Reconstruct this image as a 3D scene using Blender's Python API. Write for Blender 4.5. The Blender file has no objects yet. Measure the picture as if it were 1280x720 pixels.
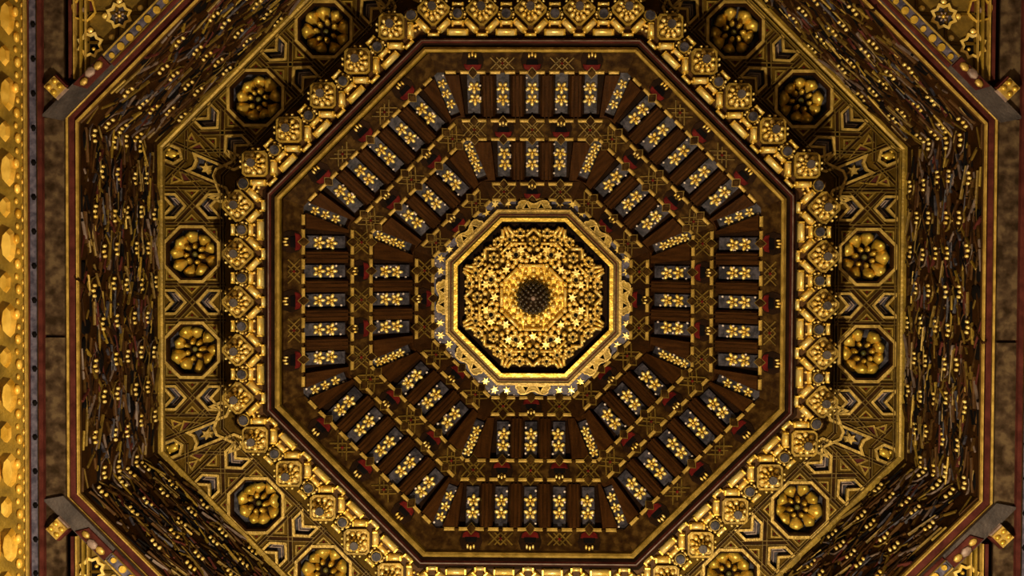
import bpy, bmesh, math, random
from mathutils import Matrix, Vector

random.seed(7)
SC = bpy.context.scene
COL = SC.collection
PI = math.pi
GF = 1778.0 / 0.988             # picture scale of the upper levels
T8 = math.tan(PI / 8)
C8 = math.cos(PI / 8)

# ------------------------------------------------------------------ camera
F = 1778.0                      # focal length in pixels at 1280 wide (50 mm)
cam_d = bpy.data.cameras.new('camera')
cam_d.sensor_width = 36.0
cam_d.lens = F / 1280 * 36.0
cam_d.clip_end = 100
cam = bpy.data.objects.new('camera', cam_d)
COL.objects.link(cam)
SC.camera = cam
# world: X = right in the picture, Y = down in the picture, Z = up towards the ceiling
aim = Vector((0.027493, 0.020793, 0.004488))          # small lean and roll of the camera away from straight up
RW = Matrix.Rotation(aim.length, 3, aim.normalized())
R_, D_, F_ = RW[0], RW[1], RW[2]
cam.matrix_world = Matrix(((R_.x, -D_.x, -F_.x, 0.1158), (R_.y, -D_.y, -F_.y, -0.5207), (R_.z, -D_.z, -F_.z, 0.0), (0, 0, 0, 1)))

# ------------------------------------------------------------------ world, lamps, exposure
w = bpy.data.worlds.new('world')
SC.world = w
w.use_nodes = True
w.node_tree.nodes['Background'].inputs[0].default_value = (1.0, 0.72, 0.4, 1)
w.node_tree.nodes['Background'].inputs[1].default_value = 0.02


def lamp(name, loc, watt, radius, col=(1.0, 0.80, 0.50)):
    l = bpy.data.lights.new(name, 'POINT')
    l.energy = watt
    l.shadow_soft_size = radius
    l.color = col
    o = bpy.data.objects.new(name, l)
    o.location = loc
    COL.objects.link(o)
    return o


lamp('key_or_fill_lamp', (0.0, 3.7, 5.8), 3150, 0.10)
lamp('key_or_fill_lamp', (-3.9, 1.6, 3.0), 110, 0.12)  # added fill light on the left, not a fitting of the room
lamp('key_or_fill_lamp', (3.9, 1.6, 3.0), 90, 0.12)  # matching fill light added on the right, also no real fitting
SC.view_settings.view_transform = 'Standard'
SC.view_settings.look = 'None'
SC.view_settings.gamma = 1.0
SC.view_settings.use_curve_mapping = False
SC.view_settings.exposure = 0.0

# ------------------------------------------------------------------ materials
MATS = {}


def mat(name, c1, c2, rough=0.6, metal=0.0, scale=9.0, stretch=(1, 1, 1), bump=0.25, bscale=40.0, c3=None, lo=0.35, hi=0.65, spec=0.5):
    m = bpy.data.materials.new(name)
    m.use_nodes = True
    nt = m.node_tree
    n, l = nt.nodes, nt.links
    b = n['Principled BSDF']
    tc = n.new('ShaderNodeTexCoord')
    geo = n.new('ShaderNodeObjectInfo')
    add = n.new('ShaderNodeVectorMath'); add.operation = 'ADD'
    mul = n.new('ShaderNodeVectorMath'); mul.operation = 'SCALE'
    mul.inputs['Scale'].default_value = 37.0
    comb = n.new('ShaderNodeCombineXYZ')
    l.new(geo.outputs['Random'], comb.inputs[0]); l.new(geo.outputs['Random'], comb.inputs[1])
    l.new(comb.outputs[0], mul.inputs[0])
    l.new(tc.outputs['Object'], add.inputs[0]); l.new(mul.outputs[0], add.inputs[1])
    mp = n.new('ShaderNodeMapping')
    mp.inputs['Scale'].default_value = stretch
    l.new(add.outputs[0], mp.inputs[0])
    no = n.new('ShaderNodeTexNoise')
    no.inputs['Scale'].default_value = scale
    no.inputs['Detail'].default_value = 3
    l.new(mp.outputs[0], no.inputs[0])
    cr = n.new('ShaderNodeValToRGB')
    e = cr.color_ramp.elements
    e[0].position, e[1].position = lo, hi
    e[0].color, e[1].color = (*c1, 1), (*c2, 1)
    if c3:
        x = e.new((lo + hi) / 2); x.color = (*c3, 1)
    l.new(no.outputs['Fac'], cr.inputs[0])
    l.new(cr.outputs[0], b.inputs['Base Color'])
    b.inputs['Roughness'].default_value = rough
    b.inputs['Metallic'].default_value = metal
    b.inputs['Specular IOR Level'].default_value = spec
    if bump:
        n2 = n.new('ShaderNodeTexNoise'); n2.inputs['Scale'].default_value = bscale
        l.new(add.outputs[0], n2.inputs[0])
        bp = n.new('ShaderNodeBump'); bp.inputs['Strength'].default_value = bump
        bp.inputs['Distance'].default_value = 0.02
        l.new(n2.outputs['Fac'], bp.inputs['Height']); l.new(bp.outputs[0], b.inputs['Normal'])
    MATS[name] = m
    return m


mat('gold', (0.52, 0.34, 0.035), (0.88, 0.60, 0.10), 0.36, 0.5, 7, bump=0.35, bscale=22)
mat('bright_gold', (0.85, 0.60, 0.12), (1.0, 0.80, 0.30), 0.33, 0.45, 8, bump=0.3, bscale=25)
mat('lit_gold', (0.55, 0.31, 0.025), (0.95, 0.64, 0.12), 0.38, 0.25, 5, bump=0.4, bscale=14)  # gold with extra light put into its colour, for the wall cornices
mat('old_gold', (0.17, 0.108, 0.010), (0.34, 0.22, 0.024), 0.5, 0.35, 6, bump=0.3, bscale=30)
mat('dull_gold', (0.30, 0.195, 0.035), (0.55, 0.375, 0.085), 0.45, 0.3, 12, bump=0.3)
mat('bronze_board', (0.050, 0.028, 0.0035), (0.10, 0.056, 0.007), 0.55, 0.1, 5, bump=0.3, spec=0.04)
mat('brown_wood', (0.014, 0.0055, 0.0013), (0.032, 0.0125, 0.003), 0.6, 0, 6, (1, 1, 1), bump=0.3, spec=0.04)
mat('rib_wood', (0.023, 0.0085, 0.0020), (0.045, 0.017, 0.0040), 0.55, 0, 8, (4, 0.5, 1), bump=0.25, spec=0.04)
mat('dark_wood', (0.008, 0.004, 0.002), (0.018, 0.008, 0.004), 0.7, 0, 5, bump=0.3, spec=0.04)
mat('navy', (0.012, 0.011, 0.018), (0.060, 0.054, 0.072), 0.6, 0, 16, bump=0.3, lo=0.4, hi=0.68, spec=0.3)
mat('blue_paint', (0.035, 0.033, 0.060), (0.11, 0.10, 0.15), 0.55, 0, 20, bump=0.2, spec=0.3)
mat('lilac', (0.15, 0.10, 0.085), (0.30, 0.215, 0.18), 0.5, 0, 14, bump=0.2)
mat('pearl', (0.55, 0.46, 0.42), (0.75, 0.66, 0.60), 0.35, 0, 14, bump=0)
mat('red', (0.050, 0.004, 0.004), (0.11, 0.010, 0.008), 0.55, 0, 14, bump=0.2, spec=0.04)
mat('maroon', (0.045, 0.011, 0.009), (0.085, 0.022, 0.017), 0.5, 0, 9, (1, 1, 1), bump=0.2, spec=0.04)
mat('band_paint', (0.016, 0.0065, 0.0016), (0.060, 0.031, 0.007), 0.6, 0, 14, bump=0.25, c3=(0.030, 0.014, 0.003), spec=0.04)
mat('olive', (0.085, 0.052, 0.007), (0.17, 0.105, 0.015), 0.5, 0.2, 12, bump=0.2, spec=0.3)
mat('slate', (0.032, 0.026, 0.027), (0.07, 0.057, 0.055), 0.55, 0, 7, bump=0.3, spec=0.3)
mat('mottled', (0.022, 0.013, 0.006), (0.10, 0.068, 0.036), 0.65, 0, 11, bump=0.5, bscale=14, c3=(0.05, 0.031, 0.018), spec=0.04)
mat('pine', (0.012, 0.008, 0.004), (0.055, 0.036, 0.020), 0.4, 0.2, 18, bump=0.3)
mat('bud_green', (0.05, 0.055, 0.012), (0.16, 0.14, 0.03), 0.5, 0.1, 18, bump=0.3)
mat('umber', (0.045, 0.020, 0.006), (0.085, 0.040, 0.011), 0.55, 0, 10, bump=0.2, spec=0.1)
mat('greyed', (0.075, 0.050, 0.040), (0.16, 0.115, 0.095), 0.5, 0, 12, bump=0.2, spec=0.2)
mat('void', (0.003, 0.0025, 0.003), (0.006, 0.005, 0.005), 0.9, 0, 5, bump=0, spec=0.04)
mat('plaster', (0.12, 0.085, 0.055), (0.18, 0.13, 0.085), 0.8, 0, 3, bump=0.15)
mat('stone_floor', (0.12, 0.085, 0.055), (0.18, 0.135, 0.09), 0.5, 0, 2, bump=0.1)


# ------------------------------------------------------------------ mesh builder
class MB:
    """Collects shapes in (t, v, h): across, inwards or up the slope, towards the viewer."""

    def __init__(self):
        self.v, self.f, self.m, self.s, self.names = [], [], [], [], []

    def mi(self, name):
        if name not in self.names:
            self.names.append(name)
        return self.names.index(name)

    def add(self, vs, fs, m, smooth=False):
        o = len(self.v)
        self.v += [tuple(x) for x in vs]
        k = self.mi(m)
        for f in fs:
            self.f.append([o + i for i in f]); self.m.append(k); self.s.append(smooth)

    def prism(self, poly, h0, h1, m, inset=0.0):
        n = len(poly)
        area = sum(poly[i][0] * poly[(i + 1) % n][1] - poly[(i + 1) % n][0] * poly[i][1] for i in range(n))
        if area < 0:
            poly = poly[::-1]
        top = poly
        if inset:
            cx = sum(p[0] for p in poly) / n; cy = sum(p[1] for p in poly) / n
            top = [(cx + (x - cx) * (1 - inset), cy + (y - cy) * (1 - inset)) for x, y in poly]
        vs = [(x, y, h0) for x, y in poly] + [(x, y, h1) for x, y in top]
        fs = [list(range(n - 1, -1, -1)), list(range(n, 2 * n))]
        fs += [[i, (i + 1) % n, n + (i + 1) % n, n + i] for i in range(n)]
        self.add(vs, fs, m)

    def ring(self, outer, inner, h0, h1, m, closed=True):
        n = len(outer)
        vs = [(x, y, h0) for x, y in outer] + [(x, y, h1) for x, y in outer] + [(x, y, h1) for x, y in inner] + [(x, y, h0) for x, y in inner]
        fs = []
        for i in range(n if closed else n - 1):
            j = (i + 1) % n
            for a in range(4):
                b = (a + 1) % 4
                fs.append([a * n + i, a * n + j, b * n + j, b * n + i])
        self.add(vs, fs, m)

    def outline(self, poly, wd, h0, h1, m):
        """A raised rim along a closed polygon, wd wide inwards."""
        self.ring(poly, offset(poly, wd), h0, h1, m)

    def bar(self, p0, p1, wd, h0, h1, m, cap=0.6, z=0.0):
        d = Vector((p1[0] - p0[0], p1[1] - p0[1])); L = d.length or 1e-6
        d /= L; nrm = Vector((-d.y, d.x))
        a, b = Vector(p0), Vector(p1)
        hw = wd / 2; iw = hw * cap; e = hw * (1 - cap)
        hm = h0 + (h1 - h0) * 0.6
        vs = []
        for c, s in ((a, 1), (b, -1)):
            for o, h, k in ((-hw, h0, 0), (-hw, hm, 0), (-iw, h1, 1), (iw, h1, 1), (hw, hm, 0), (hw, h0, 0)):
                q = c + nrm * o + d * (e * k * s)
                vs.append((q.x, q.y, h))
        fs = [[i, i + 1, i + 7, i + 6] for i in range(5)] + [[0, 6, 11, 5], [5, 4, 3, 2, 1, 0], [6, 7, 8, 9, 10, 11]]
        self.add(vs, fs, m)

    def rod(self, p0, p1, wd, h0, h1, m, n=6):
        """half-round rod with chamfered ends"""
        a, b = Vector(p0), Vector(p1)
        d = b - a; L = d.length or 1e-6; d /= L
        q = Vector((-d.y, d.x))
        e = min(wd * .28, L * .3)
        vs = []
        for c, sh, k in ((a, 0, .72), (a, e, 1), (b, -e, 1), (b, 0, .72)):
            for i in range(n + 1):
                th = PI * i / n
                p = c + d * sh + q * (-math.cos(th) * wd / 2 * (.88 + .12 * k))
                vs.append((p.x, p.y, h0 + (h1 - h0) * (max(0.0, math.sin(th)) ** .7) * k))
        w_ = n + 1
        fs = [[j * w_ + i, j * w_ + i + 1, (j + 1) * w_ + i + 1, (j + 1) * w_ + i] for j in range(3) for i in range(n)]
        self.add(vs, fs, m, True)
        o = len(self.v) - len(vs)
        k = self.mi(m)
        for f in (list(range(w_))[::-1], list(range(3 * w_, 4 * w_)), [j * w_ for j in range(4)] + [j * w_ + n for j in range(3, -1, -1)]):
            self.f.append([o + i for i in f]); self.m.append(k); self.s.append(False)

    def dome(self, c, rx, ry, hz, m, n=8, ang=0.0, rings=2, tilt=0.0):
        ca, sa = math.cos(ang), math.sin(ang)
        vs = []
        for r in range(rings):
            ph = r / rings * PI / 2
            for i in range(n):
                a = 2 * PI * i / n
                x, y = rx * math.cos(ph) * math.cos(a), ry * math.cos(ph) * math.sin(a)
                z = hz * math.sin(ph) + tilt * x
                vs.append((c[0] + x * ca - y * sa, c[1] + x * sa + y * ca, c[2] + z))
        vs.append((c[0], c[1], c[2] + hz))
        fs = []
        for r in range(rings - 1):
            for i in range(n):
                j = (i + 1) % n
                fs.append([r * n + i, r * n + j, (r + 1) * n + j, (r + 1) * n + i])
        k = (rings - 1) * n
        for i in range(n):
            fs.append([k + i, k + (i + 1) % n, rings * n])
        fs.append(list(range(n - 1, -1, -1)))
        self.add(vs, fs, m, True)

    def cyl(self, c, r0, r1, h0, h1, m, n=10):
        vs = []
        for r, h in ((r0, h0), (r1, h1)):
            for i in range(n):
                a = 2 * PI * i / n
                vs.append((c[0] + r * math.cos(a), c[1] + r * math.sin(a), h))
        fs = [[i, (i + 1) % n, n + (i + 1) % n, n + i] for i in range(n)] + [list(range(n - 1, -1, -1)), list(range(n, 2 * n))]
        self.add(vs, fs, m)

    def holed(self, outer, holes, h0, h1, m):
        """A board with polygonal holes."""
        bm = bmesh.new()
        es, loops = [], []
        for lp in [outer] + holes:
            vv = [bm.verts.new((x, y, h1)) for x, y in lp]
            loops.append(len(lp))
            es += [bm.edges.new((vv[i], vv[(i + 1) % len(vv)])) for i in range(len(vv))]
        bmesh.ops.triangle_fill(bm, use_beauty=True, use_dissolve=False, edges=es)
        bm.verts.index_update()
        vs = [tuple(v.co) for v in bm.verts]
        fs = [[v.index for v in f.verts] for f in bm.faces]
        bm.free()
        self.add(vs, fs, m)
        for lp in [outer] + holes:
            n = len(lp)
            vs = [(x, y, h0) for x, y in lp] + [(x, y, h1) for x, y in lp]
            self.add(vs, [[i, (i + 1) % n, n + (i + 1) % n, n + i] for i in range(n)], m)

    def mesh(self, name):
        me = bpy.data.meshes.new(name)
        me.from_pydata(self.v, [], self.f)
        for nm in self.names:
            me.materials.append(MATS[nm])
        me.polygons.foreach_set('material_index', self.m)
        me.polygons.foreach_set('use_smooth', self.s)
        bm = bmesh.new(); bm.from_mesh(me)
        bmesh.ops.recalc_face_normals(bm, faces=bm.faces)
        bm.to_mesh(me); bm.free()
        me.update()
        return me


def offset(poly, d):
    n = len(poly)
    area = sum(poly[i][0] * poly[(i + 1) % n][1] - poly[(i + 1) % n][0] * poly[i][1] for i in range(n))
    s = 1 if area > 0 else -1
    out = []
    for i in range(n):
        p, q, r = Vector(poly[i - 1]), Vector(poly[i]), Vector(poly[(i + 1) % n])
        e1, e2 = (q - p).normalized(), (r - q).normalized()
        n1, n2 = Vector((-e1.y, e1.x)) * s, Vector((-e2.y, e2.x)) * s
        b = n1 + n2
        k = d / max(0.35, 1 + n1.dot(n2))
        out.append((q.x + b.x * k, q.y + b.y * k))
    return out


def ngon(c, r, n=8, a0=0.0, ry=None):
    ry = ry or r
    return [(c[0] + r * math.cos(a0 + 2 * PI * i / n), c[1] + ry * math.sin(a0 + 2 * PI * i / n)) for i in range(n)]


def octo(c, ap):
    return ngon(c, ap / C8, 8, PI / 8)


def star8(c, R, r=None, a0=0.0):
    r = r or R * 0.765
    return [(c[0] + (R if i % 2 == 0 else r) * math.cos(a0 + PI * i / 8), c[1] + (R if i % 2 == 0 else r) * math.sin(a0 + PI * i / 8)) for i in range(16)]


def turn(poly, a, c=(0, 0)):
    ca, sa = math.cos(a), math.sin(a)
    return [(c[0] + x * ca - y * sa, c[1] + x * sa + y * ca) for x, y in poly]


# ------------------------------------------------------------------ objects
def ob(name, me, parent=None, at=None, rot=0.0):
    o = bpy.data.objects.new(name, me)
    COL.objects.link(o)
    if parent:
        o.parent = parent
    if at:
        o.location = at
    if rot:
        o.rotation_euler = (0, 0, rot)
    return o


def tag(o, label=None, cat=None, group=None, kind=None):
    for k, v in (('label', label), ('category', cat), ('group', group), ('kind', kind)):
        if v:
            o[k] = v
    return o


def frame(a, r0, z0, th=0.0):
    """X across, Y inwards (up the slope th), Z towards the viewer, for the side facing angle a."""
    c, s = math.cos(th), math.sin(th)
    m = Matrix(((0, -c, -s, r0), (-1, 0, 0, 0), (0, s, -c, z0), (0, 0, 0, 1)))
    return Matrix.Rotation(a, 4, 'Z') @ m


SHIFT = {'central_panel': (.034, -.028), 'pine_cone_pendant': (.034, -.028), 'dome_slope': (.017, -.012), 'hip_strip': (.017, -.012),
         'lattice_band': (-.02, .024), 'lattice_corner': (-.02, .024), 'rosette': (-.02, .024)}     # the carpentry is not quite centred


def thing(name, mw, label, cat, group=None, kind=None):
    mw = Matrix.Translation((*SHIFT.get(name, (0, 0)), 0)) @ mw
    o = bpy.data.objects.new(name, None)
    o.empty_display_size = 0.1
    COL.objects.link(o)
    o.matrix_world = mw
    return tag(o, label, cat, group, kind)


def build(parts, parent):
    """parts: (name, mesh, position, turn, [children the same way without a further level])"""
    for p in parts:
        o = ob(p[0], p[1], parent, p[2], p[3])
        if len(p) > 5 and p[5]:
            o['kind'] = p[5]
        for q in (p[4] if len(p) > 4 and p[4] else ()):
            c = ob(q[0], q[1], o, q[2], q[3])


def quick(fn, name):
    b = MB(); fn(b); return b.mesh(name)


SIDES = ['right', 'lower right', 'bottom', 'lower left', 'left', 'upper left', 'top', 'upper right']
ANG = [k * PI / 4 for k in range(8)]

# slanted-surface solver: distance up the slope at which a picture radius rp falls
class Slope:
    def __init__(s, r0, z0, r1, z1):
        s.r0, s.z0, s.r1, s.z1 = r0, z0, r1, z1
        s.L = math.hypot(r1 - r0, z1 - z0)
        s.th = math.atan2(z1 - z0, r0 - r1)

    def s(s, rp):
        k = rp / GF
        return (k * s.z0 - s.r0) / ((s.r1 - s.r0) - k * (s.z1 - s.z0))

    def v(s, rp):
        return s.s(rp) * s.L

    def r(s, rp):
        return s.r0 + s.s(rp) * (s.r1 - s.r0)

    def half(s, rp):
        return s.r(rp) * T8


# ================================================================== SETTING
Z_FLOOR = -1.6
HALF = 4.62


def box_mesh(name, x0, x1, y0, y1, z0, z1, m):
    b = MB()
    b.prism([(x0, y0), (x1, y0), (x1, y1), (x0, y1)], z0, z1, m)
    return b.mesh(name)


def structure(name, me):
    return tag(ob(name, me), kind='structure')


structure('floor', box_mesh('floor', -HALF - .3, HALF + .3, -HALF - .3, HALF + .3, Z_FLOOR - .2, Z_FLOOR, 'stone_floor'))
structure('wall_left', box_mesh('wall_left', -HALF - .3, -HALF, -HALF - .3, HALF + .3, Z_FLOOR, 15.3, 'plaster'))
structure('wall_right', box_mesh('wall_right', HALF, HALF + .3, -HALF - .3, HALF + .3, Z_FLOOR, 15.3, 'plaster'))
structure('wall_top', box_mesh('wall_top', -HALF, HALF, -HALF - .3, -HALF, Z_FLOOR, 15.3, 'plaster'))
structure('wall_bottom', box_mesh('wall_bottom', -HALF, HALF, HALF, HALF + .3, Z_FLOOR, 15.3, 'plaster'))
structure('ceiling', box_mesh('ceiling', -HALF - .3, HALF + .3, -HALF - .3, HALF + .3, 15.3, 15.5, 'dark_wood'))


def octa_sweep(name, prof, closed=True):
    """prof: list of (apothem, z, material of the face that follows)"""
    b = MB()
    n = len(prof)
    vs = []
    for r, z, _ in prof:
        for i in range(8):
            a = PI / 8 + i * PI / 4
            vs.append((r / C8 * math.cos(a), r / C8 * math.sin(a), z))
    for j in range(n if closed else n - 1):
        k = (j + 1) % n
        fs = [[j * 8 + i, j * 8 + (i + 1) % 8, k * 8 + (i + 1) % 8, k * 8 + i] for i in range(8)]
        o = len(b.v)
        b.add(vs, fs, prof[j][2]) if j == 0 else None
        if j:
            mi = b.mi(prof[j][2])
            for f in fs:
                b.f.append(f); b.m.append(mi); b.s.append(False)
    return b.mesh(name)


def px(p, z):
    return p * z / F


# octagonal red and gold frame at the foot of the frieze
A = lambda p: px(p, 12.0)
structure('trim_1', octa_sweep('trim_1', [
    (A(583), 12.25, 'maroon'), (A(583), 12.02, 'dull_gold'), (A(580.8), 11.99, 'dull_gold'), (A(578.4), 12.01, 'umber'),
    (A(578), 12.03, 'maroon'), (A(570), 12.03, 'maroon'), (A(569.5), 12.03, 'dull_gold'), (A(568.5), 12.0, 'dull_gold'), (A(567), 12.0, 'dull_gold'),
    (A(566), 12.03, 'umber'), (A(566), 12.075, 'dark_wood'), (A(572), 12.25, 'dark_wood')]))
# grey and gold octagonal cornice moulding around the dome
B = lambda p: px(p, 13.5) * .988
structure('trim_2', octa_sweep('trim_2', [
    (B(341), 13.95, 'dark_wood'), (B(341), 13.60, 'dark_wood'), (B(336), 13.60, 'dark_wood'), (B(335), 13.55, 'maroon'), (B(332.3), 13.50, 'greyed'), (B(330.8), 13.50, 'maroon'),
    (B(329), 13.54, 'dark_wood'), (B(325), 13.57, 'dark_wood'), (B(324), 13.53, 'dull_gold'), (B(320.5), 13.50, 'dull_gold'), (B(318), 13.53, 'old_gold'), (B(317), 13.58, 'old_gold'), (B(317), 13.95, 'dark_wood')]))


# side beams between wall and octagon, left and right
def beam(b, s):
    def strip(p0, p1, z0, z1, m):
        q0, q1 = px(p0, 11.9) * s, px(p1, 11.9) * s
        b.prism([(q0, -HALF), (q1, -HALF), (q1, HALF), (q0, HALF)], z0, z1, m)
    strip(629.5, 632.5, 11.86, 12.3, 'dull_gold')
    strip(627.5, 629.5, 11.90, 12.3, 'maroon')
    strip(617.5, 627.5, 11.92, 12.3, 'blue_paint')
    strip(615.5, 617.5, 11.90, 12.3, 'olive')
    strip(610, 615.5, 11.88, 12.3, 'maroon')


stud_me = quick(lambda b: b.dome((0, 0, 0), .022, .03, .02, 'void', 6), 'stud')
for s, nm in ((-1, 'trim_3'), (1, 'trim_4')):
    b = MB(); beam(b, s)
    t = structure(nm, b.mesh(nm))
    for i in range(30):
        o = ob('stud', stud_me, t, (s * px(622.5, 11.9), -HALF + .2 + i * .145 * 2, 11.92))
        o.rotation_euler = (PI, 0, 0)
# mottled boards between the side beams and the octagon
for s, nm in ((-1, 'trim_5'), (1, 'trim_6')):
    b = MB()
    x0, x1 = s * px(582.5, 11.96), s * px(612, 11.96)
    t = ob(nm, quick(lambda b: b.prism([(x0, -HALF), (x1, -HALF), (x1, HALF), (x0, HALF)], 11.97, 12.0, 'dark_wood'), nm))
    tag(t, kind='structure')
    edges = [-HALF, -2.9, -1.62, 0.235, 1.62, 2.9, HALF]
    for y0, y1 in zip(edges, edges[1:]):
        m = 'mottled'
        ob('board', quick(lambda b: b.prism([(x0, y0 + .012), (x1, y0 + .012), (x1, y1 - .012), (x0, y1 - .012)], 11.945, 11.97, m), 'board'), t)

# ================================================================== DOME (eight ribbed slopes)
DS = Slope(px(319, 13.62) * .988, 13.62, px(128, 14.52) * .988, 14.52)
SP = 0.284
vv, hf = DS.v, DS.half


def band(b, rp0, rp1, h0, h1, m, trim=0.0):
    b.prism([(-hf(rp0) + trim, vv(rp0)), (hf(rp0) - trim, vv(rp0)), (hf(rp1) - trim, vv(rp1)), (-hf(rp1) + trim, vv(rp1))], h0, h1, m)


def flower(b, R, m='bright_gold', n=6, core='gold'):
    for i in range(n):
        a = 2 * PI * i / n + PI / 2
        b.dome((R * .58 * math.cos(a), R * .58 * math.sin(a), 0.0), R * .44, R * .30, R * .42, m, 7, a, 2, 0.28)
    b.dome((0, 0, 0.0), R * .24, R * .24, R * .5, core, 7)


flower_me = quick(lambda b: flower(b, .070, n=5), 'flower')
small_flower_me = quick(lambda b: flower(b, .054, n=5), 'flower')
pearl_me = quick(lambda b: b.dome((0, 0, 0), .014, .014, .02, 'pearl', 6), 'pearl')


def niche(b):
    b.prism([(-.085, -.1), (.085, -.1), (.11, -.02), (.09, .06), (.04, .10), (-.04, .10), (-.09, .06), (-.11, -.02)], 0, .010, 'dark_wood')
    b.prism([(-.085, .02), (.085, .02), (.075, .065), (.035, .09), (-.035, .09), (-.075, .065)], .01, .016, 'red', .1)
    b.prism([(-.05, -.03), (.05, -.03), (.06, .025), (-.06, .025)], .01, .016, 'void', .1)
    for x in (-.03, 0, .03):
        b.dome((x, -.075 - (0.012 if x == 0 else 0), .012), .014, .026, .035, 'bright_gold', 6)


niche_me = quick(niche, 'red_niche')


def lattice_patch(b, L, H):
    """a band panel painted as crossing laths: thin raised diagonals"""
    for s in (-1, 1):
        b.bar((-L, -H * s), (0, H * s), .014, 0, .014, 'olive')
        b.bar((0, -H * s), (L, H * s), .014, 0, .014, 'olive')
        b.bar((-L / 2, H * s), (L / 2, -H * s), .012, 0, .012, 'olive')
    b.dome((0, 0, 0), .02, .02, .02, 'red', 6)


fillet_me = quick(lambda b: b.bar((-.052, 0), (.052, 0), .034, 0, .022, 'dull_gold', .6), 'gilt_fillet')
fillet_light_me = quick(lambda b: b.bar((-.056, 0), (.056, 0), .030, 0, .022, 'dull_gold', .6), 'gilt_fillet')
lozenge_me = quick(lambda b: (b.prism([(-.055, 0), (0, -.065), (.055, 0), (0, .065)], 0, .03, 'band_paint', .3), b.outline([(-.055, 0), (0, -.065), (.055, 0), (0, .065)], .012, 0, .018, 'olive')), 'lozenge')

dome_parts = []
H_BAND = 0.085
# base board of the slope
dome_parts.append(('board', quick(lambda b: b.prism([(-DS.r0 * T8, 0), (DS.r0 * T8, 0), (DS.r1 * T8, DS.L), (-DS.r1 * T8, DS.L)], -.06, 0, 'dark_wood'), 'board'), (0, 0, 0), 0))
BANDS = [  # outer rp, inner rp, niche positions in rib spacings, patch positions
    (319, 293.5, (-2, 0, 2), (-1, 1), (294.5,), (-2, -1, 0, 1, 2)),
    (235, 207, (-1, 1), (0, -2, 2), (232.5, 209.0), (-2, -1, 0, 1, 2)),
    (154, 129, (0,), (-1, 1), (151.5, 131.0), (-1, 0, 1)),
]
for bi, (ra, rb, nch, pch, lines, loz) in enumerate(BANDS):
    kids = []
    vm = (vv(ra) + vv(rb)) / 2
    hgt = vv(rb) - vv(ra)
    hm = hf((ra + rb) / 2)
    top = H_BAND
    off = 0.01 if bi == 0 else 0.0
    for k in nch:
        kids.append(('red_niche', niche_me, (k * SP, vm - off, top), 0))
    pm = quick(lambda b: lattice_patch(b, .115, hgt * .30), 'lath_cross')
    for k in pch:
        if abs(k * SP) + .1 < hm:
            kids.append(('lath_cross', pm, (k * SP, vm, top), 0))
    for rl in lines:
        lim = hf(rl) - .03
        n = 6
        for j in range(-2 * n, 2 * n):
            # two dashes per spacing, broken at rib centres and at the lozenges
            t = (j + .5) * SP / 2
            if abs(t) + .05 < lim:
                kids.append(('gilt_fillet', fillet_me, (t, vv(rl), top), 0))
        # closing dash beside the hip
        for s in (-1, 1):
            js = [abs((j + .5) * SP / 2) for j in range(2 * n) if abs((j + .5) * SP / 2) + .05 < lim]
            tl = (max(js) if js else 0)
            if lim - tl - .052 > .07:
                kids.append(('gilt_fillet', fillet_me, (s * (tl + .052 + lim) / 2, vv(rl), top), 0))
        for k in loz:
            show = (k % 2 == 0) if bi == 0 else True
            if show and abs(k * SP) + .08 < lim:
                kids.append(('lozenge', lozenge_me, (k * SP, vv(rl), top), 0))
    dome_parts.append(('purlin', quick(lambda b: band(b, ra, rb, 0, H_BAND, 'brown_wood' if bi == 2 else 'band_paint', .012), 'purlin'), (0, 0, 0), 0, kids))
# ribs and coffers
for ti, (ra, rb, cols) in enumerate(((292.5, 236, (-2, -1, 0, 1, 2)), (206.5, 155, (-1, 0, 1)))):
    v0, v1 = vv(ra), vv(rb)
    vm = (v0 + v1) / 2
    L = v1 - v0
    rib_me = quick(lambda b: (b.bar((0, -L / 2), (0, L / 2), .125, 0, .10, 'rib_wood', .72), b.bar((-.02, -L / 2), (-.02, L / 2), .012, .10, .104, 'brown_wood'), b.bar((.02, -L / 2), (.02, L / 2), .012, .10, .104, 'brown_wood')), 'rib')
    for i in range(len(cols) - 1):
        dome_parts.append(('rib', rib_me, ((cols[i] + .5) * SP, vm, 0), 0))
    for k in cols:
        hw = .062
        edge = abs(k) == max(cols)
        lim0, lim1 = hf(ra) - .10, hf(rb) - .10
        if edge:
            s = 1 if k > 0 else -1
            o0, o1 = hw, min(hw, lim1 - .03 - abs(k) * SP)
            poly = [(-hw * s, -L / 2 + .01), (o0 * s, -L / 2 + .01), (o1 * s, L / 2 - .01), (-hw * s, L / 2 - .01)]
        else:
            poly = [(-hw, -L / 2 + .01), (hw, -L / 2 + .01), (hw, L / 2 - .01), (-hw, L / 2 - .01)]
        cm = quick(lambda b: (b.prism(poly, 0, .03, 'navy', .04)), 'coffer')
        fx = -.012 * (1 if k > 0 else -1) if edge else 0
        kids = [('flower', flower_me, (fx, .065, .03), 0), ('flower', flower_me, (fx * .5, -.065, .03), 0)]
        rr = random.Random(k * 7 + ti)
        for q in range(4 + ti * 2):
            kids.append(('pearl', pearl_me, (rr.choice((-1, 1)) * .052 + fx, -L / 2 + .05 + rr.random() * (L - .10), .03), 0))
        dome_parts.append(('coffer', cm, (k * SP, vm, 0), 0, kids))
    # slanted hip beams
    for s in (-1, 1):
        ke = max(cols) * SP + .075
        o0, o1 = hf(ra) - .075, hf(rb) - .075
        i0 = min(ke + .035, o0 - .03)
        i1 = min(ke - .0, o1 - .02)
        if ti == 0:
            i0, i1 = .70, .655
        else:
            i0, i1 = .405, .365
        dome_parts.append(('hip_beam', quick(lambda b: b.prism([(s * i0, v0), (s * o0, v0), (s * o1, v1), (s * i1, v1)], 0, .10, 'rib_wood', .05), 'hip_beam'), (0, 0, 0), 0))

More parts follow.
